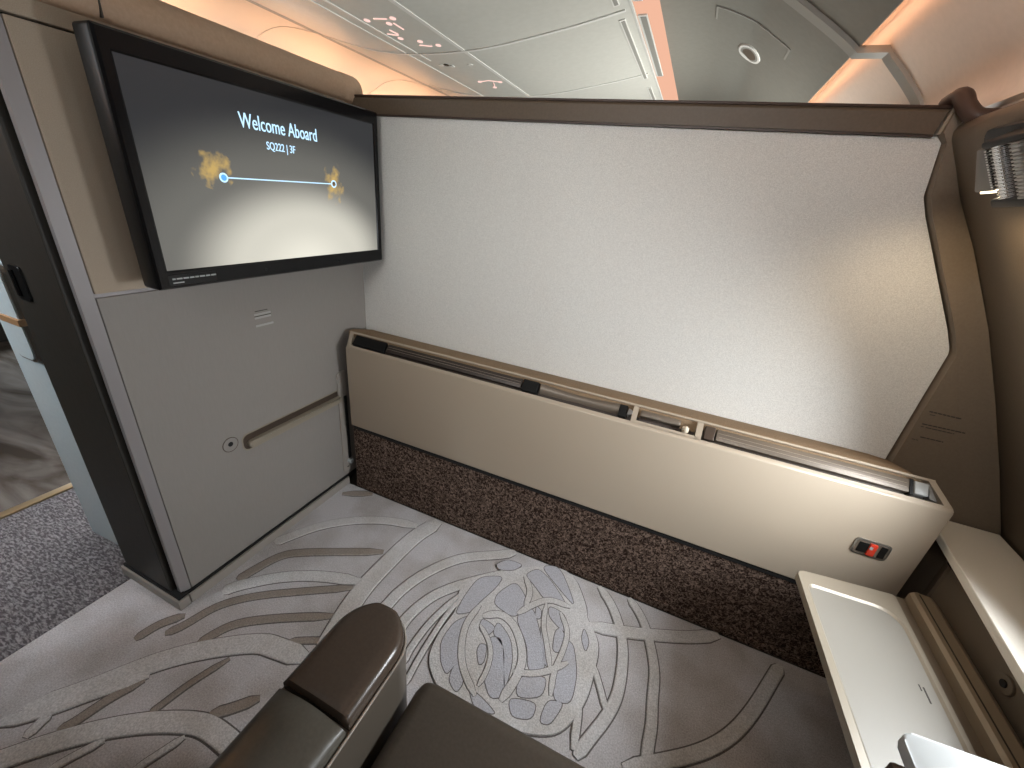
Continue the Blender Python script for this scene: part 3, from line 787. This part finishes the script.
for (x, y, w, l) in ((.6705, .815, .003, .034), (.664, .838, .002, .014)): add_box(bm, x, x+w, y, y+l, .445, .4462)
link('tiny_print', bm, 'ink', top_)
link('support_arm', boxes((.56, .7345, .45, .85, .38, .414), bev=.004), 'bronzedk', tb)
link('support_block', boxes((.60, .69, .50, .80, .41, .431)), 'bronzedk', tb)

ar = thing('armrest_console', 'white-topped armrest corner at the bottom right beside the side table', 'armrest')
poly = rounded([(.469, .578), (.60, .589), (.70, .595), (.70, -.25), (.469, -.25)], [.016, 0, .01, .01, .02], 6)
link('armrest_top', prism(poly, 'z', .600, .622, .004, 3), 'white', ar, True, 40)
link('armrest_body', boxes((.452, .69, -.22, .54, .478, .600), bev=.006), 'bronzedk', ar, True)
link('armrest_pedestal', boxes((.54, .69, -.22, .10, .0085, .478)), 'bronzedk', ar)

# ------------------------------------------------------------------ armchair
ch = thing('armchair', 'dark brown leather armchair with a glossy rounded armrest in the foreground', 'armchair')
def arm(s):
    def X(x): return x*s
    xc = .350; hw = .0655
    def outline(y0_, y1_, w, grow=0., rf=.060):
        pts = [(-xc-w-grow, y0_), (-xc+w+grow, y0_)]
        n_ = 18
        cyy = y1_-(w+grow)*1.0
        pts += [(-xc+(w+grow)*math.cos(PI*k/n_), cyy+(w+grow)*math.sin(PI*k/n_)) for k in range(n_+1)]
        return [(X(a), b_) for a, b_ in pts]
    link('arm_shell', prism(outline(-.44, .410, .0645, .004), 'z', .10, .572, .004, 2), 'shell', ch, True, 40)
    # piping along the seat-side top edge
    bm = bmesh.new()
    pl = [(-xc+.068*math.cos(a), .3425+.068*math.sin(a), .574) for a in [PI*.42-PI*.42*k/8 for k in range(9)]]+[(-xc+.0685, .2, .574), (-xc+.0685, -.40, .574)]
    add_tube(bm, [(X(a), b_, c_) for a, b_, c_ in pl], .0022, 8)
    link('piping', bm, 'piping', ch, True)
    def dome(name, y0_, y1_, nose, h0, crown, mat):
        bm = bmesh.new(); rings = []
        NY = 26; NX = 20
        cy_ = y1_-.0645
        if nose: ys_ = [y0_, y0_+.003, y0_+.008]+[y0_+.012+(cy_-y0_-.012)*k/6 for k in range(7)]+[cy_+.0645*math.sin(PI/2*k/16) for k in range(1, 17)]
        else: ys_ = [y0_+(y1_-y0_)*k/NY for k in range(NY+1)]+[]
        for y in ys_:
            if nose:
                cyy = y1_-.0645
                w = .0645 if y <= cyy else math.sqrt(max(0, .0645**2-(y-cyy)**2))
                yy = y
            else: w = .0645; yy = y
            w = max(w, .0008)
            row = []
            for i in range(NX+1):
                t = -1+2*i/NX
                edge = 1-abs(t)**9
                e2 = min(1, (y1_-y)/.012, (y-y0_)/.006); e2 = max(0, e2); e2 = math.sqrt(1-(1-e2)**2)
                z = .572+h0*(.55+.45*min(edge, e2))+crown*(1-t*t)
                row.append(bm.verts.new((X(-xc+w*t), yy, z)))
            rings.append(row)
        for A, B in zip(rings, rings[1:]):
            for k in range(NX): bm.faces.new((A[k], A[k+1], B[k+1], B[k]))
        # skirt down to the shell
        bnd = rings[0]+[r[-1] for r in rings[1:]]+rings[-1][::-1][1:]+[r[0] for r in rings[::-1][1:-1]]
        low = [bm.verts.new((v.co.x, v.co.y, .566)) for v in bnd]
        for q in range(len(bnd)): bm.faces.new((bnd[q], bnd[(q+1) % len(bnd)], low[(q+1) % len(bnd)], low[q]))
        bm.faces.new(low)
        link(name, bm, mat, ch, True, 50)
    dome('arm_cap', .236, .408, True, .028, .002, 'armcap')
    dome('arm_pad', -.40, .229, False, .022, .014, 'armpad')
arm(1); arm(-1)
bm = bmesh.new(); add_box(bm, -.270, .270, -.30, .404, .30, .472, bev=.03, seg=5)
link('seat_cushion', bm, 'leather', ch, True, 60)
link('seat_base', boxes((-.27, .27, -.40, .36, .06, .30), bev=.01), 'shell', ch, True)
link('plinth', boxes((-.24, .24, -.36, .30, .0085, .062)), 'black', ch)
bm = bmesh.new(); add_box(bm, -.275, .275, -.13, 0, .0, .74, bev=.045, seg=5)
bm.transform(Matrix.Translation((0, -.30, .44)) @ Matrix.Rotation(math.radians(14), 4, 'X'))
link('backrest', bm, 'leather', ch, True, 60)
bm = bmesh.new(); add_box(bm, -.18, .18, -.05, .05, -.09, .09, bev=.04, seg=5)
bm.transform(Matrix.Translation((0, -.485, 1.09)) @ Matrix.Rotation(math.radians(14), 4, 'X'))
link('headrest', bm, 'leather', ch, True, 60)

# ------------------------------------------------------------------ reading lamp on the side wall
lp = thing('reading_lamp', 'chrome and black ribbed reading lamp on the right side wall', 'lamp')
# local frame on the sloping wall: u forward(+y), v up the slope, n inward
zc = 1.443; xcw = sx(zc); cyl = 1.036
vdir = Vector((sx(1.45)-sx(1.35), 0, .10)).normalized(); udir = Vector((0, 1, 0)); ndir = udir.cross(vdir).normalized()
if ndir.x > 0: ndir = -ndir
base = Vector((xcw, cyl, zc))+ndir*.0135
MT = Matrix(((udir.x, vdir.x, ndir.x, base.x), (udir.y, vdir.y, ndir.y, base.y), (udir.z, vdir.z, ndir.z, base.z), (0, 0, 0, 1)))
def lamp_part(bm, name, mat, parent=lp, smooth=True):
    bm.transform(MT); return link(name, bm, mat, parent, smooth, 40)
lamp_part(prism(rounded([(-.16, -.050), (.03, -.050), (.04, -.040), (.152, -.042), (.112, .064), (.098, .074), (-.16, .064)], .006, 3), 'z', .0, .014, .003, 2), 'back_plate', 'black')
hd = lamp_part(prism(rounded([(.040, -.026), (.100, -.026), (.066, .050), (.040, .050)], .003, 2), 'z', .012, .046, .003, 2), 'lamp_head', 'steeldk')
lamp_part(prism([(.042, -.031), (.094, -.031), (.0925, -.025), (.042, -.025)], 'z', .014, .040), 'lamp_lens', 'lens', lp, False)
bm = bmesh.new()
for k in range(16): add_box(bm, .034, .0405, -.024+.0045*k, -.0215+.0045*k, .012, .0475)
lamp_part(bm, 'cooling_fins', 'chrome', lp, False)
lamp_part(boxes((-.16, .028, -.052, -.036, .010, .058), bev=.005, seg=3), 'front_guard', 'black')
bm = bmesh.new(); pts = []; rr = []
for k in range(61):
    vv_ = -.036+.088*k/60; pts.append((-.004, vv_, .032)); rr.append(.026 if (k % 4) < 2 else .023)
add_tube(bm, pts, rr, 24)
lamp_part(bm, 'ribbed_barrel', 'chrome')
bm = bmesh.new(); pts = []; rr = []
for k in range(61):
    vv_ = -.036+.088*k/60; pts.append((-.062, vv_, .034)); rr.append(.027 if (k % 4) < 2 else .024)
add_tube(bm, pts, rr, 24)
lamp_part(bm, 'ribbed_barrel', 'steel')
lamp_part(boxes((-.16, .03, .050, .062, .010, .055), bev=.005, seg=3), 'top_guard', 'black')

# ------------------------------------------------------------------ ceiling
CE = [(-2.60, 1.66), (-2.52, 1.76), (-2.40, 1.86), (-2.31, 1.905), (-2.24, 1.935), (-2.13, 1.953), (-2.0, 1.941), (-1.82, 1.905), (-1.61, 1.86), (-1.42, 1.838), (-1.21, 1.835), (-.966, 1.851), (-.67, 1.899), (-.52, 1.929), (-.40, 1.956)]
GR = [(-.338, 2.022), (-.23, 2.030), (-.13, 2.018), (.0, 1.975), (.08, 1.930), (.15, 1.888), (.22, 1.845), (.27, 1.812), (.302, 1.788)]
CR = [(.290, 1.905), (.335, 1.902), (.372, 1.88), (.362, 1.85), (.362, 1.82), (.378, 1.788), (.41, 1.757), (.455, 1.715), (.505, 1.66), (.518, 1.61), (.506, 1.573)]
cl = struct_empty('ceiling')
YA, YB = -1.7, 5.2
def smooth_prof(P, k=4): return [tuple(p) for p in [(q.x, q.y) for q in catmull([(a, b_, 0) for a, b_ in P], k)]]
CEs = smooth_prof(CE); GRs = smooth_prof(GR)
k_ = next(i for i, p in enumerate(CEs) if p[0] >= -1.80)
for name, P, mat in (('cove_panel', CEs[:k_+1], 'cove'), ('centre_panel', CEs[k_:], 'ceil'), ('side_panel', GRs, 'ceilshade')):
    link(name, prism(thick(P, .018), 'y', YA, YB), mat, cl, True, 40)
link('bin_panel', prism(thick(smooth_prof(CR), .018), 'y', YA, YB), 'cream', cl, True, 40)
link('side_closure', boxes((.60, 1.25, YA, YB, 1.60, 1.64), (.52, .64, YA, YB, 1.56, 1.62)), 'cream', cl)
link('light_shelf', boxes((-2.8, -2.38, YA, YB, 1.60, 1.66)), 'cove', cl)
# peach diffuser between centre and side panels
link('cove_diffuser', prism([(-.402, 1.957), (-.337, 2.023), (-.337, 2.045), (-.402, 2.045)], 'y', YA, YB), 'glowstrip', cl)
link('diffuser_lip', prism([(-.408, 1.951), (-.401, 1.951), (-.401, 1.964), (-.408, 1.964)], 'y', YA, YB), 'ceilwh', cl)
# amber strip in the slot above the bin panel
link('edge_strip', prism([(.3045, 1.816), (.314, 1.816), (.314, 1.830), (.3045, 1.830)], 'y', YA, YB), 'glowedge', cl)
# seams that run along the cabin
def zcl(x): return interp(CEs, x) if x < -.35 else interp(GRs, x)
def zcr(x): return interp([p for p in GRs], x) if x < .30 else interp(smooth_prof(CR)[18:], x)
def seam(xa, xb, ya, yb, mat, name='panel_seam', dz=.0022):
    bm = prism([(xa, zcl(xa)-dz), (xb, zcl(xb)-dz), (xb, zcl(xb)+.004), (xa, zcl(xa)+.004)], 'y', ya, yb)
    return link(name, bm, mat, cl)
seam(-1.905, -1.893, YA, YB, 'ribm'); seam(-1.86, -1.852, YA, YB, 'ribm')
seam(-1.095, -1.078, YA, YB, 'ceilwh')
seam(-1.325, -1.315, YA, 1.98, 'ceilwh'); seam(-1.385, -1.377, YA, YB, 'ceilwh')
# bay joints: low ridges that follow the ceiling's curve
def joint(P, y, w, dz, mat, name='bay_joint'):
    poly = [(x, z-dz) for x, z in P]+[(x, z+.004) for x, z in P[::-1]]
    return link(name, prism(poly, 'y', y-w/2, y+w/2), mat, cl, True, 40)
for y in (-.06, .915, 1.885, 2.81, 3.75, 4.7):
    joint(CEs[2:k_+1], y, .014, .003, 'cove'); joint(CEs[k_:-1], y if y < 2 else y-.16, .014, .004, 'ceilwh')
rib = joint(GRs+smooth_prof(CR)[20:], 1.77, .055, .014, 'ribm', 'frame_rib')
joint(GRs+smooth_prof(CR)[20:], -.2, .085, .014, 'ribm', 'frame_rib')
# amber light bars standing on the shelf, one per bay
for k, (a, b_) in enumerate(((-.9, -.2), (.08, .80), (1.05, 1.75), (2.02, 2.68), (2.95, 3.62), (3.9, 4.6))):
    t = thing('light_bar', 'amber light bar hidden behind the partition top, bay %s' % ['behind the camera', 'beside the camera', 'above the television', 'beyond the divider', 'second beyond the divider', 'farthest forward'][k], 'light', 'amber light bars along the cove')
    link('bar_housing', boxes((-2.48, -2.42, a, b_, 1.661, 1.685)), 'ceilwh', t)
    link('bar_diffuser', boxes((-2.475, -2.425, a+.01, b_-.01, 1.685, 1.70)), 'led', t)

# slot vents beside the peach strip
def slot(name, pts, lab):
    t = thing(name, lab, 'vent', 'ceiling slot vents')
    def q(x, y, dz): return Vector((x, y, zcl(x)-dz))
    (xa, ya), (xb, yb), w = pts
    bm = bmesh.new()
    C = [(xa, ya), (xb, yb), (xb+w, yb), (xa+w, ya)]
    lo = [bm.verts.new(q(x, y, .004)) for x, y in C]; hi = [bm.verts.new(q(x, y, -.002)) for x, y in C]
    bm.faces.new(lo); bm.faces.new(hi)
    for k in range(4): bm.faces.new((lo[k], lo[(k+1) % 4], hi[(k+1) % 4], hi[k]))
    link('slot_frame', bm, 'ceilwh', t)
    bm = bmesh.new(); e = w*.28
    C = [(xa+e, ya+.01), (xb+e, yb-.01), (xb+w-e*.3, yb-.01), (xa+w-e*.3, ya+.01)]
    lo = [bm.verts.new(q(x, y, .0052)) for x, y in C]; hi = [bm.verts.new(q(x, y, .0)) for x, y in C]
    bm.faces.new(lo); bm.faces.new(hi)
    for k in range(4): bm.faces.new((lo[k], lo[(k+1) % 4], hi[(k+1) % 4], hi[k]))
    link('slot_grille', bm, 'ribm', t)
slot('ceiling_vent', ((-.46, 1.95), (-.46, 2.72), .020), 'narrow slot vent in the centre ceiling panel, the one farther from the peach strip')
slot('ceiling_vent', ((-.395, 1.95), (-.395, 2.72), .034), 'wide slot vent in the centre ceiling panel, nearest the peach strip')
slot('ceiling_vent', ((-.46, 1.50), (-.46, 1.83), .020), 'narrow slot vent cut off by the top of the picture')
slot('ceiling_vent', ((-.395, 1.50), (-.395, 1.83), .034), 'wide slot vent cut off by the top of the picture')
slot('ceiling_vent', ((-.46, 2.90), (-.46, 3.6), .020), 'narrow slot vent just above the divider rail')

# speaker and access panel in the side ceiling
def onceil(x, y, dz=.0): return Vector((x, y, zcl(x)-dz))
sp_ = thing('ceiling_speaker', 'small round grey speaker set in the side ceiling panel', 'speaker')
def disc(cx, cy, r, dz0, dz1, n=28):
    bm = bmesh.new()
    A = [bm.verts.new(onceil(cx+r*.87*math.cos(2*PI*k/n), cy+r*1.5*math.sin(2*PI*k/n), dz0)) for k in range(n)]
    B = [bm.verts.new(onceil(cx+r*.82*math.cos(2*PI*k/n), cy+r*1.42*math.sin(2*PI*k/n), dz1)) for k in range(n)]
    bm.faces.new(A); bm.faces.new(B)
    for k in range(n): bm.faces.new((A[k], A[(k+1) % n], B[(k+1) % n], B[k]))
    return bm
def sdisc(r, dz0, dz1): return disc(.022, 2.42, r, dz0, dz1)
link('speaker_rim', sdisc(.058, -.002, .005), 'ceilwh', sp_, True)
link('speaker_ring', sdisc(.047, .0, .0056), 'ribm', sp_, True)
link('speaker_grille', sdisc(.036, .0, .0064), 'bronzemid', sp_, True)
ap = thing('access_panel', 'flush rectangular access panel beside the round ceiling speaker', 'panel')
C = [(-.132, 2.09), (.150, 2.10), (.150, 2.21), (-.132, 2.20)]
def strip_on(bm, p, q, w, dz):
    p = Vector(p); q = Vector(q); d_ = (q-p).normalized(); n_ = Vector((-d_.y, d_.x))*w/2
    K = 6; rows = []
    for k in range(K+1):
        c_ = p.lerp(q, k/K); rows.append([bm.verts.new(onceil(v.x, v.y, z)) for v, z in ((c_+n_, -.002), (c_+n_, dz), (c_-n_, dz), (c_-n_, -.002))])
    for A, B in zip(rows, rows[1:]):
        for k in range(4): bm.faces.new((A[k], A[(k+1) % 4], B[(k+1) % 4], B[k]))
    bm.faces.new(rows[0]); bm.faces.new(rows[-1])
bm = bmesh.new(); K = 8; rows = []
for k in range(K+1):
    a = Vector(C[0]).lerp(Vector(C[1]), k/K); b_ = Vector(C[3]).lerp(Vector(C[2]), k/K)
    rows.append([bm.verts.new(onceil(*a, .003)), bm.verts.new(onceil(*b_, .003)), bm.verts.new(onceil(*b_, -.004)), bm.verts.new(onceil(*a, -.004))])
for A, B in zip(rows, rows[1:]):
    for k in range(4): bm.faces.new((A[k], A[(k+1) % 4], B[(k+1) % 4], B[k]))
bm.faces.new(rows[0]); bm.faces.new(rows[-1])
pn = link('panel_face', bm, 'ceilshade', ap)
bm = bmesh.new(); strip_on(bm, C[0], C[1], .007, .0045); strip_on(bm, C[1], C[2], .007, .0045); strip_on(bm, C[0], C[3], .006, .0045)
link('panel_edge', bm, 'ribm', pn)

cs = thing('ceiling_reflection_pattern', 'pink reflections drawn as small pale dots joined by thin lines on the centre ceiling above the partition', 'light')  # reflections on the ceiling, built as glowing dots and lines
def ldot(x, y, r, name, mat):
    n = 14; bm = bmesh.new()
    A = [bm.verts.new((x+r*math.cos(2*PI*k/n), y+r*1.2*math.sin(2*PI*k/n), zcl(x+r*math.cos(2*PI*k/n))+.003)) for k in range(n)]
    B = [bm.verts.new((v.co.x, v.co.y, v.co.z-.0055)) for v in A]
    bm.faces.new(A); bm.faces.new(B)
    for k in range(n): bm.faces.new((A[k], A[(k+1) % n], B[(k+1) % n], B[k]))
    link(name, bm, mat, cs)
for x, y in ((-1.289, 1.524), (-1.175, 1.525), (-1.221, 1.563), (-1.276, 1.703), (-1.212, 1.745), (-1.159, 1.797), (-1.239, 2.323), (-1.129, 2.342), (-1.204, 2.435)): ldot(x, y, .011, 'reflection_dot', 'pinkdot')
for x, y in ((-1.302, 2.045), (-1.251, 2.063), (-1.15, 2.054)): ldot(x, y, .012, 'pale_spot', 'ceilwh')
ldot(-1.270, 2.04, .012, 'dark_spot', 'dark')
for (x0, y0_), (x1, y1_) in (((-1.25, 1.512), (-1.20, 1.525)), ((-1.20, 1.561), (-1.20, 1.622)), ((-1.301, 1.651), (-1.26, 1.67)), ((-1.261, 1.616), (-1.254, 1.659)), ((-1.24, 1.781), (-1.191, 1.802)), ((-1.239, 2.323), (-1.179, 2.305)), ((-1.179, 2.305), (-1.129, 2.342)), ((-1.171, 2.351), (-1.204, 2.435))):
    bm = bmesh.new(); add_tube(bm, [(x0, y0_, zcl(x0)-.001), (x1, y1_, zcl(x1)-.001)], .0026, 6); link('reflection_line', bm, 'pinkdot', cs)

# ------------------------------------------------------------------ enclosing shell (behind the viewer, aisle side, far ends)
structure(link('wall_back', boxes((-1.475, .99, -1.36, -1.30, .0, 1.57)), 'upper'))
structure(link('wall_aisle', boxes((-1.54, -1.478, -1.36, .05, .0, 1.57)), 'laminate'))  # unseen wall, added to keep aisle light off the near carpet corner
structure(link('wall_rear', boxes((-4.5, 1.25, -1.76, -1.70, 0, 2.0)), 'backwall'))
structure(link('wall_far', boxes((-4.5, -4.44, -1.7, 5.2, 0, 1.9), (-3.2, -2.62, 1.6, 1.66, 0, 1.3)), 'backwall'))
structure(link('wall_end', boxes((-4.5, 1.25, 5.2, 5.26, 0, 2.1)), 'backwall'))
structure(link('wall_outer', boxes((1.21, 1.25, 1.47, 5.2, 0, 1.62)), 'backwall'))
structure(link('trim_1', boxes((-4.5, -2.78, -1.7, 5.2, 1.62, 1.66)), 'cove'))

# ------------------------------------------------------------------ lights
def area(name, loc, direc, sx_, sy_, power, col, spread=180):
    l = bpy.data.lights.new(name, 'AREA'); l.shape = 'RECTANGLE'; l.size = sx_; l.size_y = sy_; l.energy = power; l.color = col
    l.spread = math.radians(spread)
    o = bpy.data.objects.new(name, l); COL.objects.link(o); o.location = loc
    o.rotation_euler = Vector(direc).to_track_quat('-Z', 'Y').to_euler(); return o
for k, (a, b_) in enumerate(wins):
    area('window_daylight', (sx(.94)+.07, (a+b_)/2, .975), (-.87, 0, -.35), b_-a+.06, .36, WINP[k], (.93, .97, 1.0), SPR[k])
area('suite_fill_light', (-.62, .25, 1.87), (.1, .1, -1), .5, 1.6, .4, (1., .97, .92))  # added soft fill over the suite, no fitting modelled
area('opposite_window_daylight', (-4.2, 1.3, .95), (1, -.1, .0), .35, 1.6, 9., (.82, .92, 1.))
area('next_suite_window_daylight', (.80, 2.7, 1.0), (-1, 0, .35), .35, 1.8, 47., (1., .98, .92))
area('divider_fill_light', (-.25, -.55, 1.86), (.0, 1., -.36), .9, .10, 2.8, (1., .975, .94), 80)  # added fill behind the camera to brighten the fabric divider evenly
area('aisle_ceiling_light', (-1.75, 2.6, 1.86), (0, 0, -1), .15, 3.0, 6., (.95, .97, 1.))
area('aisle_floor_fill', (-1.98, .75, 1.86), (0, 0, -1), .12, 1.3, 2.2, (.88, .94, 1.), 60)  # added lamp to lift the aisle floor and the door's left side
area('door_fill_light', (-2.02, -.50, 1.80), (.12, .95, -.70), .10, .4, 3.4, (.86, .94, 1.), 95)  # added lamp aimed at the door face and aisle floor
l = bpy.data.lights.new('reading_lamp_bulb', 'SPOT'); l.energy = 1.5; l.color = (1., .76, .48); l.spot_size = math.radians(150); l.spot_blend = 1.; l.shadow_soft_size = .02
o = bpy.data.objects.new('reading_lamp_bulb', l); COL.objects.link(o)
o.location = MT @ Vector((.065, -.075, .035)); o.rotation_euler = Vector((.15, .45, -1)).to_track_quat('-Z', 'Y').to_euler()

w = bpy.data.worlds.new('world'); SC.world = w; w.use_nodes = True
w.node_tree.nodes['Background'].inputs[0].default_value = (.85, .93, 1., 1); w.node_tree.nodes['Background'].inputs[1].default_value = .35

# ------------------------------------------------------------------ camera
cd = bpy.data.cameras.new('camera'); cam = bpy.data.objects.new('camera', cd); COL.objects.link(cam); SC.camera = cam
right = Vector((.91474078, .39285057, .09443375)); down = Vector((.24347811, -.34944213, -.90476992)); fwd = Vector((-.32244025, .85062249, -.41529948))
cam.matrix_world = Matrix(((right.x, -down.x, -fwd.x, 0), (right.y, -down.y, -fwd.y, 0), (right.z, -down.z, -fwd.z, 1.3), (0, 0, 0, 1)))
cd.sensor_width = 36; cd.lens = 407.8876/1024*36; cd.clip_start = .01
SC.view_settings.view_transform = 'Standard'; SC.view_settings.look = 'None'; SC.view_settings.gamma = 1; SC.view_settings.use_curve_mapping = False
SC.view_settings.exposure = EXPO
SC.cycles.max_bounces = 10; SC.cycles.diffuse_bounces = 5; SC.cycles.sample_clamp_indirect = 6
